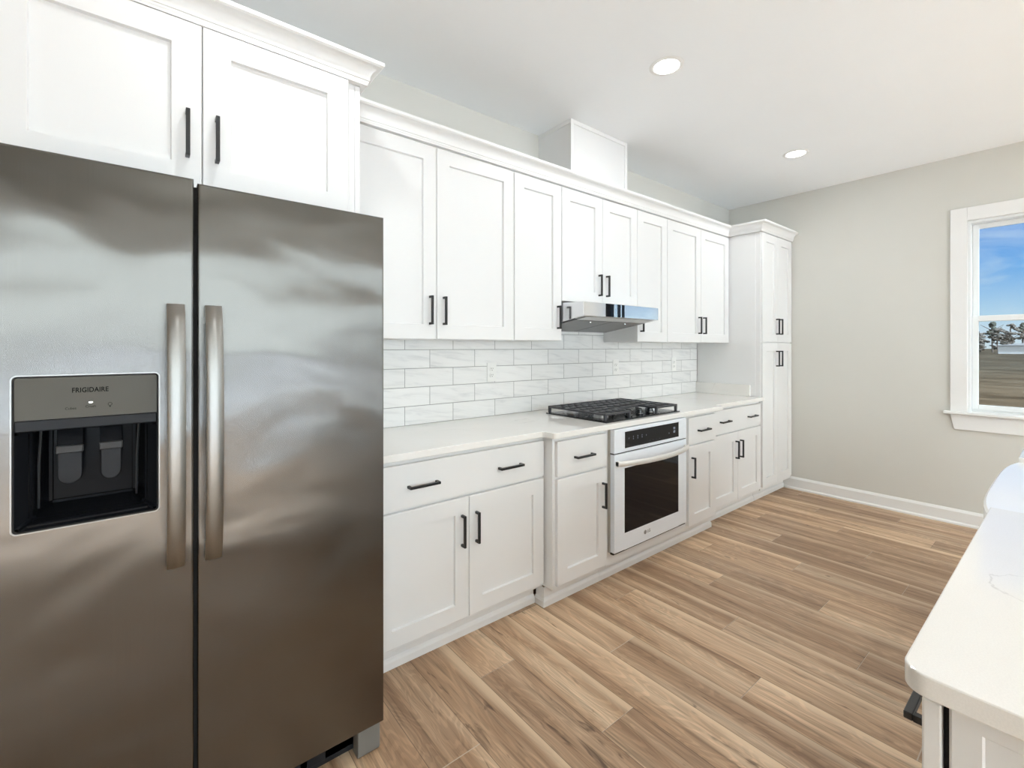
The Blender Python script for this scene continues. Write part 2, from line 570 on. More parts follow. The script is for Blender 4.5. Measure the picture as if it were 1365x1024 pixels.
def text_mesh(name, body, size, mat, parent, loc, extrude=0.0004, bold=False, spacing=1.0, width=None):
    """raised lettering standing on a plane that faces -y, centred at loc"""
    cu = bpy.data.curves.new(name, 'FONT')
    cu.body = body
    cu.size = size
    cu.extrude = extrude
    cu.space_character = spacing
    cu.align_x = 'CENTER'
    cu.align_y = 'CENTER'
    if bold:
        cu.offset = size * 0.018
    tmp = bpy.data.objects.new(name + '_src', cu)
    COL.objects.link(tmp)
    bpy.context.view_layer.update()
    dg = bpy.context.evaluated_depsgraph_get()
    me = bpy.data.meshes.new_from_object(tmp.evaluated_get(dg))
    bpy.data.objects.remove(tmp)
    bpy.data.curves.remove(cu)
    if width:
        xs = [v.co.x for v in me.vertices]
        s = width / (max(xs) - min(xs))
        for v in me.vertices:
            v.co.x *= s
    for v in me.vertices:
        v.co = Vector((v.co.x, -v.co.z, v.co.y))
    me.materials.clear()
    me.materials.append(MAT[mat])
    me.name = name
    o = bpy.data.objects.new(name, me)
    COL.objects.link(o)
    o.parent = parent
    o.location = Vector(loc) - wloc(parent)
    return o

# ------------------------------------------------------------------ room shell
def wall_with_holes(name, axis, pos, thick, a0, a1, z0, z1, holes, mat='wall_paint'):
    """wall perpendicular to axis; holes [(b0,b1,h0,h1)] sorted along the other axis"""
    mb = MB()
    def bx(b0, b1, h0, h1):
        if b1 - b0 < 1e-4 or h1 - h0 < 1e-4: return
        if axis == 'X': mb.box(pos, pos + thick, b0, b1, h0, h1)
        else: mb.box(b0, b1, pos, pos + thick, h0, h1)
    cur = a0
    for b0, b1, h0, h1 in holes:
        bx(cur, b0, z0, z1)
        bx(b0, b1, z0, h0)
        bx(b0, b1, h1, z1)
        cur = b1
    bx(cur, a1, z0, z1)
    return struct(name, mb, mat)

mb = MB(); mb.box(XL - .15, XR + .15, YF - .15, .15, -.06, 0.0); struct('floor', mb, 'plank_floor')
mb = MB(); mb.box(XL - .15, XR + .15, YF - .15, .15, CEIL, CEIL + .08); struct('ceiling', mb, 'ceiling_paint')
mb = MB(); mb.box(XL, XR, -3.45, -3.25, 2.30, CEIL); struct('added_header', mb, 'wall_paint')  # unseen beam added so the refrigerator top reflects something darker
mb = MB(); mb.box(XL - .15, XR + .15, 0.0, .15, 0.0, CEIL); struct('wall_back', mb, 'wall_paint')
W1 = (-2.72, -1.802, .858, 2.294)
wall_with_holes('wall_right', 'X', XR, .15, YF, 0.0, 0.0, CEIL, [W1])
FW = [(-2.35, -0.25, .12, 2.45), (0.05, 2.15, .12, 2.45), (2.45, 4.55, .12, 2.45)]  # unseen front windows, added to bring daylight and reflections into the room
wall_with_holes('wall_front', 'Y', YF - .15, .15, XL - .15, XR + .15, 0.0, CEIL, FW)
LW = []
wall_with_holes('wall_left', 'X', XL - .15, .15, YF, 0.0, 0.0, CEIL, LW)

# baseboards (profile: height 0.114 with eased top and a small shoe)
BP = [(0.0, 0.0), (0.024, 0.0), (0.024, 0.012), (0.014, 0.022), (0.014, 0.095), (0.010, 0.104), (0.005, 0.114), (0.0, 0.114)]
mb = MB(); mb.sweep([(XR - .0005, -.537), (XR - .0005, YF)], BP); struct('baseboard_right', mb, 'trim_paint')
mb = MB(); mb.sweep([(XR - .03, YF + .0005), (XL + .03, YF + .0005)], BP); struct('baseboard_front', mb, 'trim_paint')
mb = MB(); mb.sweep([(XL + .0005, YF), (XL + .0005, -.01)], BP); struct('baseboard_left', mb, 'trim_paint')

# double-hung window in the right wall
def window_right(name, h):
    y0, y1, z0, z1 = h
    X = XR
    root = bpy.data.objects.new(name, None); COL.objects.link(root)
    root.location = (X, (y0 + y1) / 2, z0); root['kind'] = 'structure'
    cw = .094
    mb = MB()
    t = .018
    mb.box(X - t, X - .0005, y1, y1 + cw, z0 - .0, z1 + .10, .002)
    mb.box(X - t, X - .0005, y0 - cw, y0, z0 - .0, z1 + .10, .002)
    mb.box(X - t - .001, X - .0005, y0, y1, z1, z1 + .10, .002)
    build('window_casing', mb, 'trim_paint', root)
    mb = MB()
    mb.box(X - .0004, X + .06, y0 + .001, y1 - .001, z0 - .012, z0 + .0012)
    mb.box(X - .048, X - .0005, y0 - cw - .036, y1 + cw + .036, z0 - .018, z0 + .0015, .003)
    build('window_stool', mb, 'trim_paint', root)
    mb = MB()
    mb.prism([(y0 - cw + .02, z0 - .135), (y1 + cw - .02, z0 - .135), (y1 + cw, z0 - .02), (y0 - cw, z0 - .02)], 'X', X - .016, X - .0005, .002)
    build('window_apron', mb, 'trim_paint', root)
    mb = MB()   # jamb lining
    mb.box(X + .002, X + .148, y1 - .016, y1 - .0005, z0 + .001, z1 - .001)
    mb.box(X + .002, X + .148, y0 + .0005, y0 + .016, z0 + .001, z1 - .001)
    mb.box(X + .002, X + .148, y0 + .016, y1 - .016, z1 - .018, z1 - .0005)
    mb.box(X + .06, X + .148, y0 + .016, y1 - .016, z0 + .0005, z0 + .02)
    build('window_jamb', mb, 'vinyl_white', root)
    zm = 1.56
    a0, a1 = y0 + .017, y1 - .017
    def sash(nm, xa, xb, za, zb, st, rb, rt):
        mb = MB()
        mb.box(xa, xb, a0, a0 + st, za, zb, .002)
        mb.box(xa, xb, a1 - st, a1, za, zb, .002)
        mb.box(xa, xb, a0 + st, a1 - st, za, za + rb, .002)
        mb.box(xa, xb, a0 + st, a1 - st, zb - rt, zb, .002)
        s = build(nm, mb, 'vinyl_white', root)
        xm = (xa + xb) / 2
        mb = MB(); mb.box(xm - .003, xm + .003, a0 + st - .004, a1 - st + .004, za + rb - .004, zb - rt + .004)
        build('glass_pane', mb, 'window_glass', s)
        return s
    sash('window_sash', X + .085, X + .115, zm - .02, z1 - .02, .034, .042, .034)
    sash('window_sash', X + .050, X + .083, z0 + .021, zm + .022, .034, .034, .040)
    mb = MB(); mb.box(X + .030, X + .050, (y0 + y1) / 2 - .03, (y0 + y1) / 2 + .03, zm + .0225, zm + .034, .003)
    build('sash_lock', mb, 'vinyl_white', root)
window_right('window_1', W1)

def window_added(name, axis, pos, h, inward):
    """added unseen window, tall and fixed, two lights with casing; pos = room face of the wall, inward = +1 when the room lies on the + side"""
    b0, b1, z0, z1 = h
    root = bpy.data.objects.new(name, None); COL.objects.link(root); root['kind'] = 'structure'
    def bx(mb, p0, p1, c0, c1, d0, d1, bev=0.0):
        if axis == 'X': mb.box(p0, p1, c0, c1, d0, d1, bev)
        else: mb.box(c0, c1, p0, p1, d0, d1, bev)
    root.location = (pos, (b0 + b1) / 2, z0) if axis == 'X' else ((b0 + b1) / 2, pos, z0)
    e = .0005 * inward
    t = .018 * inward
    mb = MB()
    bx(mb, pos + e, pos + t, b0 - .09, b0, z0 - .09, z1 + .09, .002)
    bx(mb, pos + e, pos + t, b1, b1 + .09, z0 - .09, z1 + .09, .002)
    bx(mb, pos + e, pos + t, b0, b1, z1, z1 + .09, .002)
    bx(mb, pos + e, pos + t, b0, b1, z0 - .09, z0, .002)
    build('window_casing', mb, 'trim_paint', root)
    pi, po = pos - .05 * inward, pos - .09 * inward
    mb = MB()
    f = .05
    bx(mb, pi, po, b0 + .001, b0 + f, z0 + .001, z1 - .001)
    bx(mb, pi, po, b1 - f, b1 - .001, z0 + .001, z1 - .001)
    bx(mb, pi, po, b0 + f, b1 - f, z0 + .001, z0 + f)
    bx(mb, pi, po, b0 + f, b1 - f, z1 - f, z1 - .001)
    c = (b0 + b1) / 2
    bx(mb, pi, po, c - .03, c + .03, z0 + f, z1 - f)
    s = build('window_frame', mb, 'vinyl_white', root)
    pm = (pi + po) / 2
    for c0, c1 in ((b0 + f - .004, c - .026), (c + .026, b1 - f + .004)):
        mb = MB(); bx(mb, pm - .003, pm + .003, c0, c1, z0 + f - .004, z1 - f + .004)
        build('glass_pane', mb, 'window_glass', s)
for i, h in enumerate(FW):
    window_added('window_%d' % (i + 2), 'Y', YF, h, 1)
for i, h in enumerate(LW):
    window_added('window_%d' % (i + 5), 'X', XL, h, 1)

# window portals: only tell the renderer where the daylight enters
def portal(loc, rot, sx_, sy_):
    d = bpy.data.lights.new('window_portal', 'AREA')
    d.shape = 'RECTANGLE'; d.size = sx_; d.size_y = sy_
    d.cycles.is_portal = True
    o = bpy.data.objects.new('window_portal', d); COL.objects.link(o)
    o.location = loc; o.rotation_euler = rot
for b0, b1, z0, z1 in FW:
    portal(((b0 + b1) / 2, YF - .12, (z0 + z1) / 2), (PI / 2, 0, PI), b1 - b0, z1 - z0)
portal((XR + .13, (W1[0] + W1[1]) / 2, (W1[2] + W1[3]) / 2), (PI / 2, 0, PI / 2), W1[1] - W1[0], W1[3] - W1[2])
for b0, b1, z0, z1 in LW:
    portal((XL - .12, (b0 + b1) / 2, (z0 + z1) / 2), (PI / 2, 0, -PI / 2), b1 - b0, z1 - z0)

# ------------------------------------------------------------------ recessed ceiling lights
def downlight(x, y, label):
    t = thing('recessed_downlight', label, 'ceiling light', (x, y, CEIL), 'recessed ceiling downlights')
    mb = MB()
    prof = [(0.062, CEIL - .003), (0.066, CEIL - .006), (0.078, CEIL - .006), (0.086, CEIL - .001), (0.062, CEIL - .001)]
    n = 40
    rings = []
    for i in range(n):
        a = 2 * PI * i / n
        rings.append([mb.bm.verts.new((x + r * math.cos(a), y + r * math.sin(a), z)) for r, z in prof])
    for i in range(n):
        for k in range(len(prof)):
            mb.bm.faces.new((rings[i][k], rings[(i + 1) % n][k], rings[(i + 1) % n][(k + 1) % len(prof)], rings[i][(k + 1) % len(prof)]))
    build('trim_ring', mb, 'trim_paint', t, smooth=True)
    mb = MB(); mb.cyl((x, y, CEIL - .0025), .0625, .003, seg=40)
    build('lens', mb, 'lens', t)
    d = bpy.data.lights.new('downlight_lamp', 'AREA')
    d.shape = 'DISK'; d.size = .12; d.energy = CAN_WATTS; d.color = (0.93, 0.98, 1.0)
    o = bpy.data.objects.new('downlight_lamp', d); COL.objects.link(o)
    o.parent = t; o.location = (0, 0, -.0065)
downlight(2.108, -.995, 'lit recessed ceiling downlight nearest the white duct box over the range hood')
downlight(3.813, -.995, 'lit recessed ceiling downlight nearest the wall with the window')
for x, y, lab in ((.40, -.995, 'recessed ceiling downlight in front of the cabinet over the refrigerator'),
                  (.40, -3.10, 'added unseen ceiling downlight behind the end of the island'),  # from here on: unseen lamps added for the room's light and reflections
                  (2.108, -3.10, 'added unseen ceiling downlight behind the middle of the island'),
                  (3.813, -3.10, 'added unseen ceiling downlight over the far end of the island'),
                  (-.9, -4.9, 'added unseen ceiling downlight by the left added window'),
                  (1.0, -4.9, 'added unseen ceiling downlight by the middle added window'),
                  (3.0, -4.9, 'added unseen ceiling downlight by the right added window')):
    downlight(x, y, lab)

# ------------------------------------------------------------------ cabinet parts
def shaker(parent, x0, x1, z0, z1, yb, t=.020, stile=.072, face=-1, axis='Y', name='door', rec=.0115):
    """five-piece door: frame with a recessed flat panel. yb = plane of the back; faces -y (face=-1) or +y; axis X for an end panel"""
    bm = bmesh.new()
    yf = yb + face * t
    def V(a, d, z):
        return bm.verts.new((a, d, z) if axis == 'Y' else (d, a, z))
    c = .0022
    def loop(ax0, ax1, az0, az1, d):
        return [V(ax0, d, az0), V(ax1, d, az0), V(ax1, d, az1), V(ax0, d, az1)]
    loops = [loop(x0, x1, z0, z1, yb),
             loop(x0, x1, z0, z1, yf - face * c),
             loop(x0 + c, x1 - c, z0 + c, z1 - c, yf),
             loop(x0 + stile, x1 - stile, z0 + stile, z1 - stile, yf),
             loop(x0 + stile + .0025, x1 - stile - .0025, z0 + stile + .0025, z1 - stile - .0025, yf - face * rec)]
    for a, b_ in zip(loops[:-1], loops[1:]):
        for i in range(4):
            bm.faces.new((a[i], a[(i + 1) % 4], b_[(i + 1) % 4], b_[i]))
    bm.faces.new(loops[0][::-1])
    bm.faces.new(loops[-1])
    mb = MB(); mb.bm.free(); mb.bm = bm
    return build(name, mb, 'cabinet_paint', parent)

def slab(parent, x0, x1, z0, z1, yb, t=.020, face=-1, name='drawer'):
    mb = MB()
    mb.box(x0, x1, yb, yb + face * t, z0, z1, .0025, 2)
    return build(name, mb, 'cabinet_paint', parent)

HL, HS, HR = .142, .011, .032     # pull length, section, projection
def pull_mesh(vertical, face):
    mb = MB()
    l = HL / 2
    y1, y2 = face * (HR - HS), face * HR
    if vertical:
        mb.box(-HS / 2, HS / 2, y1, y2, -l, l, .0012)
        for s in (-1, 1):
            mb.box(-HS / 2, HS / 2, 0, y1, s * l, s * (l - HS), .0008)
    else:
        mb.box(-l, l, y1, y2, -HS / 2, HS / 2, .0012)
        for s in (-1, 1):
            mb.box(s * l, s * (l - HS), 0, y1, -HS / 2, HS / 2, .0008)
    me = bpy.data.meshes.new('pull')
    bmesh.ops.recalc_face_normals(mb.bm, faces=mb.bm.faces)
    mb.bm.to_mesh(me); mb.bm.free()
    me.materials.append(MAT['black_metal'])
    return me
PULL = {(v, f): pull_mesh(v, f) for v in (True, False) for f in (-1, 1)}
def pull(parent, x, z, yf, vertical=True, face=-1):
    o = bpy.data.objects.new('handle', PULL[(vertical, face)])
    COL.objects.link(o)
    o.parent = parent
    o.location = Vector((x, yf, z)) - wloc(parent)
    o['label'] = 'matte black square bar pull'
    return o

def toe(parent, x0, x1, yf, yback, ends=()):
    """recessed plinth board with a shoe moulding along the floor"""
    prof = [(0.0, .001), (.014, .001), (.014, .030), (.009, .040), (.003, .046), (.003, .0992), (0.0, .0992)]
    path = [(x0, yf + .014), (x1, yf + .014)]
    if 'l' in ends: path = [(x0 + .014, yback), (x0 + .014, yf + .014)] + path[1:]
    if 'r' in ends: path = path[:-1] + [(x1 - .014, yf + .014), (x1 - .014, yback)]
    mb = MB(); mb.sweep(path, prof)
    return build('toe_kick', mb, 'cabinet_paint', parent)

GAP = .0015
def carcass(parent, x0, x1, yback, yface, z0, z1, name='cabinet_body'):
    mb = MB(); mb.box(x0, x1, yback, yface, z0, z1, .001)
    return build(name, mb, 'cabinet_paint', parent)

YB = -.003
ZC = .8825     # top of the base cabinets
DR0, DR1, DO0, DO1 = .680, .862, .122, .668     # drawer front and door heights of the base cabinets

# --- base cabinet left of the cooktop run
c = thing('base_cabinet', 'wide white base cabinet next to the refrigerator, one drawer with two pulls', 'cabinet', (1.165, -.29, 0))
carcass(c, .700, 1.6285, YB, -.572, .10, ZC)
toe(c, .700, 1.6065, -.534, YB)
d = slab(c, .712, 1.619, DR0, DR1, -.572)
pull(d, .922, .767, -.592, False); pull(d, 1.392, .767, -.592, False)
d = shaker(c, .712, 1.1555, DO0, DO1, -.572); pull(d, 1.1555 - .038, .522, -.592)
d = shaker(c, 1.1585, 1.619, DO0, DO1, -.572); pull(d, 1.1585 + .036, .522, -.592)

# --- narrow cabinet left of the oven
c = thing('base_cabinet', 'narrow white base cabinet left of the wall oven, projecting beyond its neighbour', 'cabinet', (1.838, -.32, 0))
carcass(c, 1.630, 2.0455, YB, -.644, .10, ZC)
toe(c, 1.609, 2.0455, -.601, -.53, 'l')
d = slab(c, 1.648, 2.034, DR0, DR1, -.644); pull(d, 1.838, .767, -.664, False)
d = shaker(c, 1.648, 2.034, DO0, DO1, -.644); pull(d, 2.034 - .038, .522, -.664)

# --- oven housing
c = thing('oven_cabinet', 'white cabinet housing the built-in oven under the cooktop', 'cabinet', (2.46, -.32, 0))
mb = MB()
OX0, OX1, OZ0, OZ1, OY = 2.062, 2.808, .172, .8795, -.696
mb.box(2.0465, OX0 + .012, YB, -.644, .10, ZC)
mb.box(OX1 - .012, 2.8785, YB, -.644, .10, ZC)
mb.box(OX0 + .012, OX1 - .012, YB, -.644, .10, OZ0 + .012)
mb.box(OX0 + .012, OX1 - .012, YB, -.03, OZ0 + .012, ZC)
build('cabinet_body', mb, 'cabinet_paint', c)
toe(c, 2.0465, 2.8785, -.601, YB)

# --- narrow cabinet right of the oven
c = thing('base_cabinet', 'narrow white base cabinet right of the wall oven with one drawer and one door', 'cabinet', (3.09, -.32, 0))
carcass(c, 2.8795, 3.3005, YB, -.644, .10, ZC)
toe(c, 2.8795, 3.318, -.601, -.55, 'r')
d = slab(c, 2.893, 3.252, DR0, DR1, -.644); pull(d, 3.075, .767, -.664, False)
d = shaker(c, 2.893, 3.252, DO0, DO1, -.644); pull(d, 2.893 + .036, .522, -.664)

# --- base cabinet next to the tall pantry
c = thing('base_cabinet', 'white two-door base cabinet beside the tall pantry, drawer with two pulls', 'cabinet', (3.73, -.29, 0))
carcass(c, 3.3015, 4.1655, YB, -.582, .10, ZC)
toe(c, 3.3185, 4.1655, -.540, YB)
d = slab(c, 3.314, 4.157, DR0, DR1, -.582)
pull(d, 3.510, .770, -.602, False); pull(d, 3.975, .770, -.602, False)
d = shaker(c, 3.314, 3.734, DO0, DO1, -.582); pull(d, 3.734 - .036, .527, -.602)
d = shaker(c, 3.737, 4.157, DO0, DO1, -.582); pull(d, 3.737 + .036, .527, -.602)

# --- tall pantry
PX0, PX1 = 4.172, 4.8265
c = thing('pantry_cabinet', 'tall white pantry cabinet with four shaker doors in the corner', 'cabinet', (4.5, -.29, 0))
carcass(c, PX0, PX1, YB, -.590, .10, 2.349)
toe(c, PX0, PX1 - .0, -.540, YB)
mb = MB(); mb.box(PX0 - .0055, PX0 - .0002, -.016, -.552, ZC + .034, 2.345, .001); build('side_panel', mb, 'cabinet_paint', c)
for za, zb, hz in ((.130, 1.382, 1.243), (1.391, 2.343, 1.531)):
    d = shaker(c, 4.178, 4.4885, za, zb, -.590); pull(d, 4.4885 - .034, hz, -.610)
    d = shaker(c, 4.4915, 4.802, za, zb, -.590); pull(d, 4.4915 + .034, hz, -.610)

# --- upper cabinets
UZ0, UZ1, UF, UB = 1.385, 2.349, -.305, -.0115
HZ = 1.528
def upper(label, x0, x1, z0, doors, hz):
    c = thing('wall_cabinet', label, 'cabinet', ((x0 + x1) / 2, -.15, z0), 'white shaker wall cabinets over the worktop')
    carcass(c, x0, x1, UB if z0 > 1.3 else YB, UF, z0, UZ1)
    for a, b_, hx in doors:
        d = shaker(c, a, b_, z0 + .001, UZ1 - .010, UF)
        pull(d, hx, hz, UF - .020)
upper('widest white two-door wall cabinet, beside the refrigerator', .656, 1.638, UZ0,
      ((.662, 1.1395, 1.1395 - .037), (1.1425, 1.6355, 1.1425 + .037)), HZ)
upper('narrow single-door white wall cabinet just left of the range hood', 1.639, 2.017, UZ0, ((1.6405, 2.0155, 2.0155 - .036),), HZ)
upper('short two-door white wall cabinet directly above the range hood', 2.018, 2.786, 1.633,
      ((2.0195, 2.4005, 2.4005 - .037), (2.4035, 2.7845, 2.4035 + .037)), 1.755)
upper('narrow single-door white wall cabinet just right of the range hood', 2.787, 3.169, UZ0, ((2.7885, 3.1675, 2.7885 + .036),), HZ)
upper('two-door white wall cabinet against the tall pantry', 3.170, 4.1645, UZ0,
      ((3.1715, 3.6665, 3.6665 - .037), (3.6695, 4.155, 3.6695 + .037)), HZ)

# --- cabinet over the refrigerator, with its end panel
c = thing('fridge_cabinet', 'deep white two-door cabinet above the refrigerator', 'cabinet', (.16, -.3, 1.86))
carcass(c, -.335, .6335, YB, -.589, 1.836, 2.349)
mb = MB(); mb.box(.634, .6545, YB, -.590, .001, 2.349, .001); build('end_panel', mb, 'cabinet_paint', c)
d = shaker(c, -.312, .1445, 1.838, 2.352, -.589, stile=.076); pull(d, .1445 - .037, 2.001, -.609)
d = shaker(c, .1475, .604, 1.838, 2.352, -.589, stile=.076); pull(d, .1475 + .037, 2.001, -.609)

# --- crown mouldings
def crown_profile(z):
    pts = [(0.0, z), (.021, z), (.022, z + .006), (.025, z + .010), (.025, z + .016)]
    for i in range(9):       # concave cove
        a = PI / 2 * i / 8
        pts.append((.028 + .036 * (1 - math.cos(a)), z + .018 + .046 * math.sin(a)))
    pts += [(.066, z + .066), (.070, z + .070), (.070, z + .082), (0.0, z + .082)]
    return pts
mb = MB(); mb.sweep([(.656, -.306), (PX0 - .006, -.306), (PX0 - .006, -.591), (PX1 + .001, -.591)], crown_profile(2.3505))
o = build('crown_molding', mb, 'trim_paint', smooth=True); tag(o, 'long white crown molding along the wall cabinets and around the pantry', 'molding')
mb = MB(); mb.sweep([(-.336, -.590), (.655, -.590), (.655, -.379)], crown_profile(2.3535))
o = build('crown_molding', mb, 'trim_paint', smooth=True); tag(o, 'white crown molding on top of the cabinet above the refrigerator', 'molding')

# --- boxed duct cover between the wall cabinets and the ceiling
c = thing('duct_cover', 'white boxed duct cover rising from the wall cabinets to the ceiling', 'box', (2.40, -.15, 2.35))
mb = MB(); mb.box(2.118, 2.683, -.001, -.305, 2.3515, CEIL - .001); build('box_body', mb, 'cabinet_paint', c)
for xa, xb in ((2.113, 2.139), (2.662, 2.688)):
    mb = MB(); mb.box(xa, xb, -.3052, -.311, 2.44, CEIL - .001, .001); build('corner_trim', mb, 'trim_paint', c)
mb = MB(); mb.box(2.139, 2.662, -.3052, -.3105, CEIL - .028, CEIL - .001, .001); mb.box(2.113, 2.1178, -.002, -.305, CEIL - .028, CEIL - .001, .001)
build('top_trim', mb, 'trim_paint', c)

# --- worktop along the back wall
c = thing('countertop', 'off-white quartz countertop along the tiled wall, stepping forward at the cooktop', 'countertop', (2.4, -.3, .884))
mb = MB()
out = [(.660, -.002), (.660, -.612), (1.588, -.612), (1.598, -.618), (1.606, -.680), (1.616, -.687), (3.322, -.687), (3.332, -.680), (3.336, -.630), (3.346, -.624), (4.1655, -.624), (4.1655, -.002)]
mb.prism(out, 'Z', .884, .914, .0022, 2)
build('worktop', mb, 'quartz', c)
mb = MB(); mb.box(4.146, 4.1655, -.0112, -.512, .9142, 1.014, .0015); build('side_splash', mb, 'quartz', c)

# --- tiled backsplash
mb = MB()
mb.box(.660, 4.1655, -.0005, -.0105, .9145, 1.4850)
mb.box(2.0185, 2.7855, -.0005, -.0105, 1.4850, 1.632)
o = build('tile_backsplash', mb, 'wall_tile'); tag(o, 'white glossy marble-look tile backsplash between countertop and wall cabinets', 'backsplash')

# --- outlets
def outlet(x, z, label):
    t = thing('wall_outlet', label, 'outlet', (x, -.0107, z), 'outlets on the tile backsplash')
    mb = MB(); mb.box(x - .036, x + .036, -.0107, -.0165, z - .059, z + .059, .002, 2); build('cover_plate', mb, 'outlet_plastic', t)
    for s in (-1, 1):
        mb = MB()
        bm2 = bmesh.new()
        bmesh.ops.create_cone(bm2, cap_ends=True, segments=28, radius1=.0172, radius2=.0168, depth=.003)
        for v in bm2.verts:
            v.co.y = max(-.0145, min(.0145, v.co.y))
        bmesh.ops.transform(bm2, matrix=Matrix.Translation((x, -.0180, z + s * .0195)) @ Matrix.Rotation(PI / 2, 4, 'X'), verts=bm2.verts)
        mb.merge(bm2)
        r = build('receptacle', mb, 'outlet_plastic', t)
        mb = MB()
        for dx, hh in ((-.0062, .0045), (.0062, .0038)):
            mb.box(x + dx - .0011, x + dx + .0011, -.0194, -.0200, z + s * .0195 + .003 - hh, z + s * .0195 + .003 + hh)
        mb.cyl((x, -.0197, z + s * .0195 - .0078), .0026, .0006, 'Y', 12)
        build('slot', mb, 'dark_gap', r)
outlet(1.708, 1.190, 'white duplex outlet on the tiles nearest the refrigerator')
outlet(2.932, 1.188, 'white duplex outlet on the tiles just right of the range hood')
outlet(3.760, 1.192, 'white duplex outlet on the tiles nearest the pantry')

# ------------------------------------------------------------------ range hood
c = thing('range_hood', 'slim stainless under-cabinet range hood over the cooktop', 'range hood', (2.40, -.25, 1.45))
HX0, HX1, HY0, HY1 = 2.022, 2.782, -.0112, -.500
mb = MB()
mb.prism([(HY0, 1.455), (HY0, 1.6315), (HY1, 1.616), (HY1, 1.533), (HY1 + .012, 1.531)], 'X', HX0, HX1, .0012)
build('hood_shell', mb, 'hood_steel', c, label='stainless hood body with mirror-like front')
mb = MB(); mb.box(2.225, 2.405, HY1 - .0003, HY1 - .0035, 1.5335, 1.6155, .0008); pn = build('front_panel', mb, 'glass_black', c, label='black panel standing for a window reflection in the hood front')  # dark panel and its bars model a window reflected in the steel
mb = MB(); mb.box(2.298, 2.330, HY1 - .0036, HY1 - .0046, 1.535, 1.614, .0004); build('reflection_bar', mb, 'chrome', pn)
mb = MB(); mb.box(2.366, 2.374, HY1 - .0036, HY1 - .0046, 1.535, 1.614, .0004); build('reflection_bar', mb, 'chrome', pn)
def hood_z(y): return 1.455 + (1.531 - 1.455) * (y - HY0) / (HY1 + .012 - HY0)
for xa, xb in ((2.05, 2.396), (2.404, 2.754)):
    mb = MB(); mb.prism([(-.06, hood_z(-.06) - .001), (-.40, hood_z(-.40) - .001), (-.40, hood_z(-.40) - .006), (-.06, hood_z(-.06) - .006)], 'X', xa, xb, .001)
    f = build('grease_filter', mb, 'filter_mesh', c)
    mb = MB(); mb.cyl(((xa + xb) / 2, -.37, hood_z(-.37) - .008), .012, .005, seg=20); build('filter_latch', mb, 'chrome', f)
mb = MB(); mb.prism([(-.41, hood_z(-.41) - .001), (-.485, hood_z(-.485) - .001), (-.485, hood_z(-.485) - .005), (-.41, hood_z(-.41) - .005)], 'X', 2.06, 2.744, .001)
build('light_strip', mb, 'hood_under', c)

# ------------------------------------------------------------------ gas cooktop
CX0, CX1, CY0, CY1 = 2.040, 2.800, -.155, -.655
c = thing('gas_cooktop', 'black gas cooktop with cast iron grates set in the countertop', 'cooktop', (2.42, -.40, .914))
mb = MB(); mb.box(CX0, CX1, CY0, CY1, .9143, .9205, .002); build('cooktop_base', mb, 'black_plastic', c)
mb = MB(); mb.box(CX0 + .014, CX1 - .014, CY0 - .014, CY1 + .012, .9206, .9225, .0008); build('burner_tray', mb, 'tray_steel', c)
burners = [(2.165, -.275, .038), (2.165, -.510, .046), (2.42, -.315, .060), (2.675, -.275, .046), (2.675, -.510, .038)]
for bx_, by_, r in burners:
    mb = MB(); mb.cyl((bx_, by_, .930), r, .015, seg=28, r2=r * .9); b_ = build('burner', mb, 'burner_alloy', c)
    mb = MB(); mb.cyl((bx_, by_, .941), r * .82, .007, seg=28, bev=.002); build('burner_cap', mb, 'burner_cap', b_)
def grate(x0, x1, y0, y1, xs, ys, nm='grate'):
    """y0 is the wall side; frame, cross bars and feet"""
    mb = MB()
    zt, zb, w_ = .9655, .9535, .0125
    mb.box(x0, x1, y0, y0 - w_, zb, zt, .0015)
    mb.box(x0, x1, y1, y1 + w_, zb, zt, .0015)
    mb.box(x0, x0 + w_, y0, y1, zb, zt, .0015)
    mb.box(x1 - w_, x1, y0, y1, zb, zt, .0015)
    for x in xs:
        mb.box(x - w_ / 2, x + w_ / 2, y0, y1, zb, zt, .0015)
    for y in ys:
        mb.box(x0, x1, y - w_ / 2, y + w_ / 2, zb, zt, .0015)
    for fx in (x0, x1 - .016):
        for fy in (y0 - .016, y1):
            mb.prism([(fx, zb + .002), (fx + .016, zb + .002), (fx + .014, .9228), (fx + .002, .9228)], 'Y', fy, fy + .016, .001)
    return build(nm, mb, 'black_iron', c)
grate(2.050, 2.288, -.166, -.640, (2.108, 2.165, 2.225), (-.235, -.305, -.390, -.470, -.545))
grate(2.291, 2.549, -.166, -.505, (2.355, 2.42, 2.485), (-.235, -.315, -.400))
grate(2.552, 2.790, -.166, -.640, (2.612, 2.675, 2.735), (-.235, -.305, -.390, -.470, -.545))
for i in range(5):
    kx = 2.310 + i * .055
    ky = -.605 if i % 2 == 0 else -.562
    mb = MB(); mb.cyl((kx, ky, .928), .023, .011, seg=24, bev=.002); mb.cyl((kx, ky, .944), .020, .024, seg=24, r2=.018, bev=.003); mb.box(kx - .0035, kx + .0035, ky - .017, ky + .017, .950, .9590, .001)
    k = build('knob', mb, 'black_plastic', c, smooth=True)
    mb = MB(); mb.cyl((kx, ky, .9340), .0232, .0022, seg=24); build('knob_ring', mb, 'chrome', k)

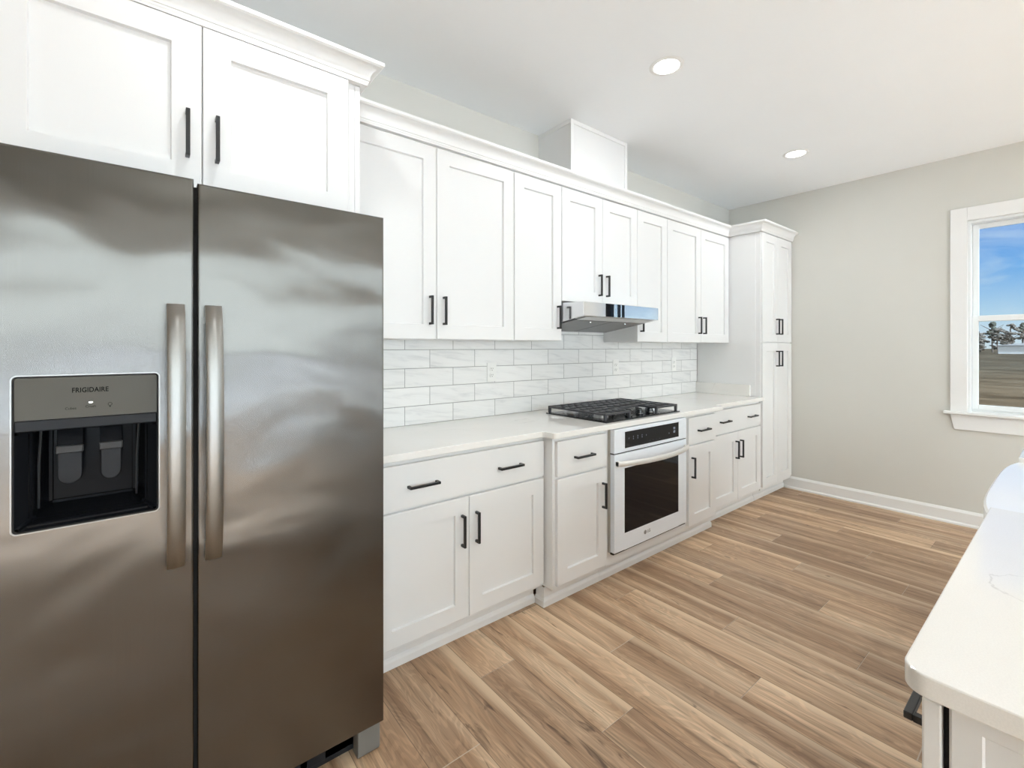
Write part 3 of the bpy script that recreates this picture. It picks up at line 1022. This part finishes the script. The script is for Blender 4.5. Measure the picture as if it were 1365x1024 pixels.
# ------------------------------------------------------------------ built-in oven
c = thing('wall_oven', 'stainless built-in oven with black glass door below the cooktop', 'oven', (2.435, -.35, OZ0))
mb = MB(); mb.box(OX0 + .016, OX1 - .016, -.05, -.6435, OZ0 + .016, OZ1 - .004)
build('oven_body', mb, 'dark_gap', c)
mb = MB(); mb.box(OX0 + .001, OX1 - .001, -.6448, -.6642, OZ0 + .006, OZ1 - .001, .001); build('side_trim', mb, 'side_trim_steel', c)
mb = MB(); mb.box(OX0, OX1, -.6645, OY, .745, OZ1, .002); pnl = build('front_panel', mb, 'oven_steel', c)
mb = MB(); mb.box(2.154, 2.712, OY - .0002, OY - .0018, .766, .860, .0005); disp = build('display', mb, 'glass_black', pnl, label='black glass touch display')
for i, s in enumerate(('0', '8', '6', '5', '2')):
    text_mesh('key_mark', '8\n8' if i in (1, 2, 3) else '8', .012, 'ink_light', disp, (2.190 + i * .042, OY - .0019, .818), .0002)
for i in range(4):
    text_mesh('key_mark', '-', .014, 'ink_light', disp, (2.395 + i * .034, OY - .0019, .782), .0002)
text_mesh('key_mark', 'O', .012, 'ink_light', disp, (2.600, OY - .0019, .800), .0002)
text_mesh('clock_display', '88\n88', .022, 'ink_light', disp, (2.660, OY - .0019, .815), .0002)
mb = MB(); mb.box(OX0, OX1, -.6645, -.690, .7395, .7445); build('vent_gap', mb, 'dark_gap', c)
# door: frame around the glass
mb = MB()
DZ0, DZ1, GX0, GX1, GZ0, GZ1 = OZ0 + .012, .7385, 2.154, 2.712, .279, .652
mb.box(OX0, GX0, -.6645, OY, DZ0, DZ1, .002)
mb.box(GX1, OX1, -.6645, OY, DZ0, DZ1, .002)
mb.box(GX0 - .002, GX1 + .002, -.6645, OY, DZ0, GZ0, .0)
mb.box(GX0 - .002, GX1 + .002, -.6645, OY, GZ1, DZ1, .0)
dr = build('door', mb, 'oven_steel', c)
mb = MB(); mb.box(GX0 + .0002, GX1 - .0002, -.672, OY + .0008, GZ0 + .0002, GZ1 - .0002); build('door_glass', mb, 'glass_black', dr, label='black glass oven window')
# bowed handle: flat bar arching out from the door
mb = MB()
n = 24
rings = []
for i in range(n + 1):
    s = i / n
    x = OX0 + .008 + s * (OX1 - OX0 - .016)
    a = 1 - (2 * s - 1) ** 2
    y = OY - .016 - .062 * a ** .8
    th = .016
    hz = .0155
    zc = .690
    rings.append([mb.bm.verts.new(p) for p in ((x, y, zc - hz), (x, y - .004, zc - hz * .6), (x, y - .005, zc), (x, y - .004, zc + hz * .6), (x, y, zc + hz), (x, y + th * .8, zc + hz * .7), (x, y + th * .8, zc - hz * .7))])
for i in range(n):
    for k in range(7):
        mb.bm.faces.new((rings[i][k], rings[i][(k + 1) % 7], rings[i + 1][(k + 1) % 7], rings[i + 1][k]))
mb.bm.faces.new(rings[0]); mb.bm.faces.new(rings[-1][::-1])
mb.box(OX0 + .008, OX0 + .034, OY - .0005, OY - .024, .677, .703, .002)
mb.box(OX1 - .034, OX1 - .008, OY - .0005, OY - .024, .677, .703, .002)
build('handle', mb, 'oven_handle_steel', dr, smooth=True, label='bowed stainless handle')
mb = MB()
bm2 = bmesh.new(); bmesh.ops.create_cone(bm2, cap_ends=True, segments=24, radius1=.0125, radius2=.0125, depth=.0006)
bmesh.ops.transform(bm2, matrix=Matrix.Translation((2.350, OY - .0004, .236)) @ Matrix.Rotation(PI / 2, 4, 'X'), verts=bm2.verts); mb.merge(bm2)
build('logo_disc', mb, 'logo_grey', dr)
text_mesh('logo_letters', 'LG', .026, 'logo_grey', dr, (2.386, OY - .0004, .236), .0003, True)
mb = MB(); mb.box(OX0, OX1, -.6645, -.686, OZ0 + .001, OZ0 + .0105); build('bottom_vent', mb, 'dark_gap', c)

# ------------------------------------------------------------------ refrigerator
FY = -.884
c = thing('refrigerator', 'side-by-side stainless refrigerator with ice and water dispenser', 'refrigerator', (.17, -.45, 0))
mb = MB(); mb.box(-.278, .624, -.035, -.765, .030, 1.762)
mb.box(-.278, -.240, -.765, -.822, .030, 1.762); mb.box(.050, .624, -.765, -.822, .030, 1.762)
mb.box(-.240, .050, -.765, -.822, .030, .915); mb.box(-.240, .050, -.765, -.822, 1.300, 1.762)
build('fridge_body', mb, 'fridge_side', c)
mb = MB(); mb.box(-.270, .616, -.790, -.822, .012, .094, .002)
for i in range(9):
    mb.box(-.20 + i * .075, -.145 + i * .075, -.8221, -.8245, .028, .078, .001)
build('kick_grille', mb, 'grey_plastic', c)
DX0, DX1, DZ0_, DZ1_ = -.222, .032, .936, 1.281      # dispenser opening
def fridge_door(x0, x1, z0, z1, hole=None):
    bm = bmesh.new()
    xs = [x0, x1]; zs = [z0, z1]
    if hole:
        xs = [x0, hole[0], hole[1], x1]; zs = [z0, hole[2], hole[3], z1]
    yf, yb = FY, -.826
    g = {}
    for y in (yf, yb):
        for i, x in enumerate(xs):
            for j, z in enumerate(zs):
                g[(y, i, j)] = bm.verts.new((x, y, z))
    nx, nz = len(xs) - 1, len(zs) - 1
    for i in range(nx):
        for j in range(nz):
            if hole and i == 1 and j == 1:
                for (a, b_) in (((1, 1), (2, 1)), ((2, 1), (2, 2)), ((2, 2), (1, 2)), ((1, 2), (1, 1))):
                    bm.faces.new((g[(yf, *a)], g[(yf, *b_)], g[(yb, *b_)], g[(yb, *a)]))
                continue
            for y in (yf, yb):
                bm.faces.new((g[(y, i, j)], g[(y, i + 1, j)], g[(y, i + 1, j + 1)], g[(y, i, j + 1)]))
    for i in range(nx):
        for j in (0, nz):
            bm.faces.new((g[(yf, i, j)], g[(yf, i + 1, j)], g[(yb, i + 1, j)], g[(yb, i, j)]))
    for j in range(nz):
        for i in (0, nx):
            bm.faces.new((g[(yf, i, j)], g[(yf, i, j + 1)], g[(yb, i, j + 1)], g[(yb, i, j)]))
    bmesh.ops.recalc_face_normals(bm, faces=bm.faces)
    es = []
    for e in bm.edges:
        a, b_ = e.verts[0].co, e.verts[1].co
        if abs(a.y - yf) < 1e-6 and abs(b_.y - yf) < 1e-6:
            if (abs(a.x - b_.x) < 1e-6 and (abs(a.x - x0) < 1e-6 or abs(a.x - x1) < 1e-6)) or (abs(a.z - b_.z) < 1e-6 and (abs(a.z - z0) < 1e-6 or abs(a.z - z1) < 1e-6)):
                es.append(e)
    bmesh.ops.bevel(bm, geom=es, offset=.0055, segments=3, affect='EDGES', profile=0.5)
    mb = MB(); mb.bm.free(); mb.bm = bm
    return build('door', mb, 'fridge_steel', c)
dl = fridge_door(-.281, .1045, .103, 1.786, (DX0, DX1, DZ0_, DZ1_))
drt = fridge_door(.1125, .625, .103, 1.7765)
mb = MB(); mb.box(.1047, .1123, -.8225, -.862, .103, 1.770); build('door_gasket', mb, 'dark_gap', c)
# arched flat bar handles
def fridge_handle(xc, parent):
    mb = MB()
    n = 28
    za, zb = .787, 1.455
    hw = .0188
    rings = []
    for i in range(n + 1):
        s = i / n
        z = za + s * (zb - za)
        a = 1 - (2 * s - 1) ** 2
        y = FY - .018 - .044 * a ** .6
        th = .013
        rings.append([mb.bm.verts.new(p) for p in ((xc - hw, y + .001, z), (xc - hw * .75, y - .0018, z), (xc, y - .003, z), (xc + hw * .75, y - .0018, z), (xc + hw, y + .001, z), (xc + hw, y + th, z), (xc - hw, y + th, z))])
    for i in range(n):
        for k in range(7):
            mb.bm.faces.new((rings[i][k], rings[i][(k + 1) % 7], rings[i + 1][(k + 1) % 7], rings[i + 1][k]))
    mb.bm.faces.new(rings[0]); mb.bm.faces.new(rings[-1][::-1])
    for z0, z1 in ((za, za + .05), (zb - .05, zb)):
        mb.box(xc - hw + .001, xc + hw - .001, FY - .0004, FY - .0165, z0 + .002, z1 - .002, .002)
    build('handle', mb, 'handle_steel', parent, smooth=True, label='arched flat stainless handle')
fridge_handle(.0655, dl)
fridge_handle(.1460, drt)

# dispenser
def rrect(x0, x1, z0, z1, r, n=6):
    pts = []
    for cx, cz, a0 in ((x1 - r, z0 + r, -PI / 2), (x1 - r, z1 - r, 0), (x0 + r, z1 - r, PI / 2), (x0 + r, z0 + r, PI)):
        for i in range(n + 1):
            a = a0 + PI / 2 * i / n
            pts.append((cx + r * math.cos(a), cz + r * math.sin(a)))
    return pts
def ring(mb, outer, inner, y0, y1):
    n = len(outer)
    vs = [[mb.bm.verts.new((p[0], y, p[1])) for p in pts] for pts, y in ((outer, y0), (inner, y0), (inner, y1), (outer, y1))]
    for a in range(4):
        A, B = vs[a], vs[(a + 1) % 4]
        for i in range(n):
            mb.bm.faces.new((A[i], A[(i + 1) % n], B[(i + 1) % n], B[i]))
mb = MB(); ring(mb, rrect(DX0 - .0022, DX1 + .0022, DZ0_ - .0022, DZ1_ + .0022, .0110), rrect(DX0 + .0005, DX1 - .0005, DZ0_ + .0005, DZ1_ - .0005, .009), FY - .0009, FY + .004)
bz = build('dispenser_bezel', mb, 'handle_steel', dl)
mb = MB(); ring(mb, rrect(DX0 + .0006, DX1 - .0006, DZ0_ + .0006, DZ1_ - .0006, .0088), rrect(DX0 + .0036, DX1 - .0036, DZ0_ + .0036, DZ1_ - .0036, .007), FY - .0003, FY + .006)
build('dispenser_seal', mb, 'dark_gap', dl)
PZ = 1.183
mb = MB()
pts = [(x, z) for x, z in rrect(DX0 + .0042, DX1 - .0042, PZ - .02, DZ1_ - .0042, .0065) if z > PZ + .003] 
pts = [(DX0 + .0042, PZ)] + [(DX1 - .0042, PZ)] + [p for p in pts]
mb.prism(pts, 'Y', FY + .0012, FY + .010)
cp = build('dispenser_panel', mb, 'panel_grey', dl, label='grey dispenser control panel')
text_mesh('brand_lettering', 'FRIGIDAIRE', .0155, 'ink', cp, (-.095, FY + .0008, 1.2455), .0003, True, 1.05, width=.063)
mb = MB(); mb.cyl((-.0945, FY + .0009, 1.2165), .0036, .0012, 'Y', 20)
for v in mb.bm.verts: v.co.z = 1.2165 + (v.co.z - 1.2165) * .42
build('indicator_light', mb, 'led', cp)
text_mesh('mode_lettering', 'Cubes', .0075, 'ink_grey', cp, (-.1285, FY + .0008, 1.2045), .0002)
text_mesh('mode_lettering', 'Crush', .0075, 'ink_grey', cp, (-.0945, FY + .0008, 1.2070), .0002)
mb = MB()
ring(mb, [(-.0605 + .0040 * math.cos(2 * PI * i / 20), 1.2100 + .0040 * math.sin(2 * PI * i / 20)) for i in range(20)], [(-.0605 + .0031 * math.cos(2 * PI * i / 20), 1.2100 + .0031 * math.sin(2 * PI * i / 20)) for i in range(20)], FY + .0005, FY + .0011)
mb.box(-.0619, -.0591, FY + .0005, FY + .0011, 1.2030, 1.2056)
build('lamp_icon', mb, 'ink_grey', cp)
mb = MB(); mb.box(DX0 + .0042, DX1 - .0042, FY + .0004, FY + .030, 1.158, PZ - .0004, .002); build('dispenser_lip', mb, 'grey_plastic', dl)
# recess: open box behind the opening
mb = MB()
rx0, rx1, rz0, rz1 = DX0 + .004, DX1 - .004, DZ0_ + .0042, 1.1577
yb_ = FY + .110
f0 = [(rx0, FY + .003, rz0), (rx1, FY + .003, rz0), (rx1, FY + .003, rz1), (rx0, FY + .003, rz1)]
f1 = [(rx0 + .022, FY + .030, rz0 + .016), (rx1 - .022, FY + .030, rz0 + .016), (rx1 - .022, FY + .030, rz1), (rx0 + .022, FY + .030, rz1)]
f2 = [(rx0 + .044, yb_, rz0 + .030), (rx1 - .044, yb_, rz0 + .030), (rx1 - .044, yb_, rz1), (rx0 + .044, yb_, rz1)]
vv = [[mb.bm.verts.new(p) for p in f] for f in (f0, f1, f2)]
for a, b_ in zip(vv[:-1], vv[1:]):
    for i in range(4):
        mb.bm.faces.new((a[i], a[(i + 1) % 4], b_[(i + 1) % 4], b_[i]))
mb.bm.faces.new(vv[2])
bmesh.ops.bevel(mb.bm, geom=[e for e in mb.bm.edges if len(e.link_faces) == 2], offset=.006, segments=2, affect='EDGES')
rc = build('dispenser_recess', mb, 'dark_cavity', dl, label='glossy black dispenser recess')
for px0, px1 in ((-.158, -.112), (-.082, -.040)):
    mb = MB()
    yy = FY + .062
    mb.prism([(yy + .012, 1.150), (yy + .016, 1.150), (yy + .002, 1.095), (yy - .003, 1.095)], 'X', px0, px1, .001)
    pd = build('dispenser_paddle', mb, 'dark_cavity', dl)
    mb = MB(); mb.box(px0 - .001, px1 + .001, yy - .010, yy + .002, 1.094, 1.112, .002); build('paddle_grip', mb, 'paddle_grey', pd, label='grey paddle grip')
    mb = MB()
    tp = [(px0 + .002, 1.094)] + [((px0 + px1) / 2 - (px1 - px0 - .004) / 2 * math.cos(PI * i / 12), 1.040 - .020 * math.sin(PI * i / 12)) for i in range(13)] + [(px1 - .002, 1.094)]
    mb.prism(tp, 'Y', yy - .002, yy + .003, .001)
    build('paddle_tongue', mb, 'grey_plastic', pd)
for sx0 in (-.181, -.007):
    mb = MB(); mb.tube([(sx0, FY + .040, 1.157), (sx0 - .004, FY + .044, 1.08), (sx0 - .005, FY + .048, .975)], .0032, 8)  # glossy tubes added for the bright reflected line along the recess curve
    build('recess_glint', mb, 'black_plastic', dl, smooth=True)
mb = MB()
mb.prism([(FY + .006, .9445), (FY + .006, .950), (FY + .060, .962), (FY + .060, .956)], 'X', rx0 + .018, rx1 - .018, .001)
build('drip_tray', mb, 'dark_cavity', dl)
# front roller covers and hinge caps
for fx0, fx1 in ((-.270, -.190), (.545, .619)):
    mb = MB(); mb.prism([(-.800, .001), (-.800, .094), (-.866, .094), (-.866, .012), (-.858, .001)], 'X', fx0, fx1, .002)
    build('foot', mb, 'foot_grey', c)
for fx0, fx1 in ((-.268, -.190), (.535, .612)):
    mb = MB(); mb.box(fx0, fx1, -.74, -.820, 1.7622, 1.7745, .003); build('hinge_cap', mb, 'fridge_side', c)

# ------------------------------------------------------------------ island: cabinets, worktop, apron sink
IY, IYB = -2.222, -3.10          # carcass front and back; fronts of the doors at -2.202
IX0, S0, S1, IX1 = .838, 1.780, 2.672, 3.60
c = thing('island_cabinet', 'white island cabinet under the near corner of the island worktop', 'cabinet', (1.3, -2.65, 0))
carcass(c, IX0, S0 - .002, IYB, IY - .006, .10, ZC)
mb = MB(); mb.box(IX0 + .004, S0 - .002, IY - .0058, IY - .0005, .12, ZC - .004); build('face_gap', mb, 'dark_gap', c)
shaker(c, IYB, IY - .008, .10, ZC, IX0 - .0003, t=.010, stile=.030, face=-1, axis='X', name='end_panel', rec=.003)
mb = MB(); mb.sweep([(S0 - .002, -2.285), (IX0 + .02, -2.285)], [(0.0, .001), (.012, .001), (.012, .108), (0.0, .108)]); build('toe_kick', mb, 'cabinet_paint', c)
x0, x1 = IX0 - .010, 1.300
d = slab(c, x0, x1, .690, .868, IY, face=1); pull(d, .965, .792, -2.202, False, 1); pull(d, 1.16, .792, -2.202, False, 1)
d = shaker(c, x0, x1, .122, .687, IY, face=1); pull(d, x1 - .036, .55, -2.202, True, 1)
d = slab(c, x1 + .003, S0 - .004, .690, .868, IY, face=1); pull(d, 1.54, .800, -2.202, False, 1)
d = shaker(c, x1 + .003, S0 - .004, .122, .687, IY, face=1); pull(d, x1 + .039, .55, -2.202, True, 1)
c = thing('sink_cabinet', 'white island cabinet carrying the apron sink', 'cabinet', (2.22, -2.65, 0))
carcass(c, S0, S1, IYB, IY, .10, .640)
d = shaker(c, S0 + .003, 2.2245, .122, .636, IY, face=1); pull(d, 2.19, .52, -2.202, True, 1)
d = shaker(c, 2.2275, S1 - .003, .122, .636, IY, face=1); pull(d, 2.262, .52, -2.202, True, 1)
mb = MB(); mb.box(S0, S1, -2.285, -2.273, .001, .099); build('toe_kick', mb, 'cabinet_paint', c)
c = thing('island_cabinet', 'white island cabinet beyond the apron sink', 'cabinet', (3.13, -2.65, 0))
carcass(c, S1 + .002, IX1 - .02, IYB, IY, .10, ZC)
d = slab(c, S1 + .006, IX1 - .024, .690, .868, IY, face=1); pull(d, 3.1, .800, -2.202, False, 1)
d = shaker(c, S1 + .006, IX1 - .024, .122, .687, IY, face=1); pull(d, S1 + .05, .55, -2.202, True, 1)
mb = MB(); mb.box(S1 + .002, IX1 - .02, -2.285, -2.273, .001, .099); build('toe_kick', mb, 'cabinet_paint', c)
# worktop around the sink, rounded near corner
CYF, CYB2 = -2.184, -3.30
CXN = .800
mb = MB()
r = .030
arc = [(CXN + r - r * math.cos(PI / 2 * i / 8), CYF - r + r * math.sin(PI / 2 * i / 8)) for i in range(9)]
SB = -2.640                # back of the sink cut-out
out = [(CXN, CYB2)] + arc + [(S0 + .004, CYF), (S0 + .004, SB), (S1 - .004, SB), (S1 - .004, CYF), (IX1, CYF), (IX1, CYB2)]
mb.prism(out, 'Z', .8838, .914, .0025, 2)
o = build('island_countertop', mb, 'quartz'); tag(o, 'off-white quartz island countertop with rounded near corner', 'countertop')
# apron sink: bowed front, rim a little below the worktop
mb = MB()
n = 20
zt, zb = .8955, .655
outer, inner = [], []
sx0, sx1 = S0 + .006, S1 - .006
for i in range(n + 1):
    s = i / n
    x = sx0 + s * (sx1 - sx0)
    y = CYF + .004 + .028 * (1 - (2 * s - 1) ** 4)
    outer.append((x, y))
outer += [(sx1, SB + .004), (sx0, SB + .004)]
bm = mb.bm
def lp(pts, z): return [bm.verts.new((p[0], p[1], z)) for p in pts]
ir = [(max(sx0 + .045, min(sx1 - .045, x)), -2.255) for x, y in outer[:n + 1]] + [(sx1 - .045, SB + .045), (sx0 + .045, SB + .045)]
cxm, cym = (sx0 + sx1) / 2, (-2.255 + SB) / 2
er = [(cxm + (x - cxm) * .993, y - .005 if i <= n else y + .003) for i, (x, y) in enumerate(outer)]
loops = [lp(outer, zb), lp(outer, zt - .006), lp(er, zt), lp(ir, zt), lp([(cxm + (x - cxm) * .985, cym + (y - cym) * .97) for x, y in ir], zt - .012), lp([(cxm + (x - cxm) * .94, cym + (y - cym) * .9) for x, y in ir], zb + .03)]
m_ = len(outer)
for a, b_ in zip(loops[:-1], loops[1:]):
    for i in range(m_):
        try: bm.faces.new((a[i], a[(i + 1) % m_], b_[(i + 1) % m_], b_[i]))
        except ValueError: pass
bm.faces.new(loops[0][::-1]); bm.faces.new(loops[-1])
bmesh.ops.remove_doubles(bm, verts=bm.verts, dist=.0001)
t = thing('apron_sink', 'white apron-front sink with bowed front set in the island', 'sink', (cxm, cym, zb))
build('basin', mb, 'sink_white', t, smooth=True)
mb = MB(); mb.cyl((cxm, cym, zb + .032), .045, .004, seg=28); build('drain', mb, 'chrome', t)

# ------------------------------------------------------------------ outside the window
GZ = -.60
mb = MB(); mb.box(XR + 1.0, 900, -600, 600, GZ - .2, GZ)
o = build('ground', mb, 'dry_field'); o['kind'] = 'structure'
mb = MB(); mb.box(-400, XL - 5.0, YF - 60, 600, GZ - .2, GZ)
o = build('ground', mb, 'dry_field'); o['kind'] = 'structure'
mb = MB(); mb.box(XL - 5.0, XL - .2, YF - .2, 8, -.25, -.10)
o = build('added_patio', mb, simple('side_concrete', (0.68, 0.67, 0.65), 0.9, cvar=0.06)); o['kind'] = 'structure'  # unseen side slab, added along with the front patio
mb = MB(); mb.box(-400, XR + 1.0, -600, YF - 60, GZ - .2, GZ)
o = build('ground', mb, 'dry_field'); o['kind'] = 'structure'
simple('pale_concrete', (0.68, 0.69, 0.71), 0.9, cvar=0.06)
mb = MB(); mb.box(XL - 5, XR + .9, YF - 60, YF - .2, -.25, -.10)  # unseen pale patio added to bounce sunlight up to the ceiling
o = build('added_patio', mb, 'pale_concrete'); o['kind'] = 'structure'
b_ = thing('barn', 'long low white metal barn across the field seen through the window', 'barn', (206, 2, GZ))
mb = MB(); mb.box(200, 212, -14, 13.4, GZ, 1.9); build('wall', mb, 'barn_white', b_)
mb = MB(); mb.prism([(-14.4, 1.9), (13.8, 1.9), (7.0, 2.75), (-14.4, 2.75)], 'X', 199.6, 212.4); build('roof', mb, 'barn_roof', b_)
mb = MB(); mb.box(199.9, 199.98, 1.0, 4.0, GZ, 1.5); build('door', mb, 'barn_roof', b_)
def blob(mb, c_, r, squash):
    bm2 = bmesh.new()
    bmesh.ops.create_icosphere(bm2, subdivisions=2, radius=r)
    for v in bm2.verts:
        k = 1 + random.uniform(-.28, .28)
        v.co = Vector((v.co.x * k, v.co.y * k, v.co.z * k * squash))
    bmesh.ops.translate(bm2, vec=c_, verts=bm2.verts)
    mb.merge(bm2)
TL = ['bare brown winter tree', 'dark green pine', 'grey-brown bushy tree']
for i in range(40):
    y = 36 - i * 1.95 + random.uniform(-.3, .3)
    x = 226 + (0, 17, 8.5, 25.5)[i % 4] + random.uniform(-.6, .6)
    kind = (1 if i in (6,) else (1 if i % 4 == 1 else random.choice((0, 2))))
    h = random.uniform(7.6, 9.8) if kind != 1 else random.uniform(9.8, 11.5)
    t = thing(('pine_tree' if kind == 1 else 'bare_tree'), TL[kind] + ' in the distant tree line beyond the barn', 'tree', (x, y, GZ), 'trees along the far edge of the field')
    mb = MB()
    mb.tube([(x, y, GZ), (x + .1, y + .1, GZ + h * .5), (x, y, GZ + h * .85)], .18 if kind != 1 else .22, 8)
    for k in range(7):
        a = random.uniform(0, 2 * PI); z = GZ + h * random.uniform(.3, .75); l = h * random.uniform(.15, .28)
        mb.tube([(x, y, z), (x + l * math.cos(a), y + l * math.sin(a), z + l * .7)], .07, 5)
    build('trunk', mb, 'bark', t)
    mb = MB()
    for k in range(34):
        a = random.uniform(0, 2 * PI)
        if kind == 1:
            zz = random.uniform(.48, 1.0); rr = (1.12 - zz) * h * .30 * random.uniform(.3, 1)
        else:
            zz = random.uniform(.12, .97); rr = h * .26 * math.sqrt(max(0, 1 - (2 * zz - 1.05) ** 2)) * random.uniform(.3, 1)
        blob(mb, (x + rr * math.cos(a), y + rr * math.sin(a), GZ + h * zz), random.uniform(.35, .8), random.uniform(.5, .9))
    build('foliage', mb, 'foliage_green' if kind == 1 else 'foliage_brown', t)
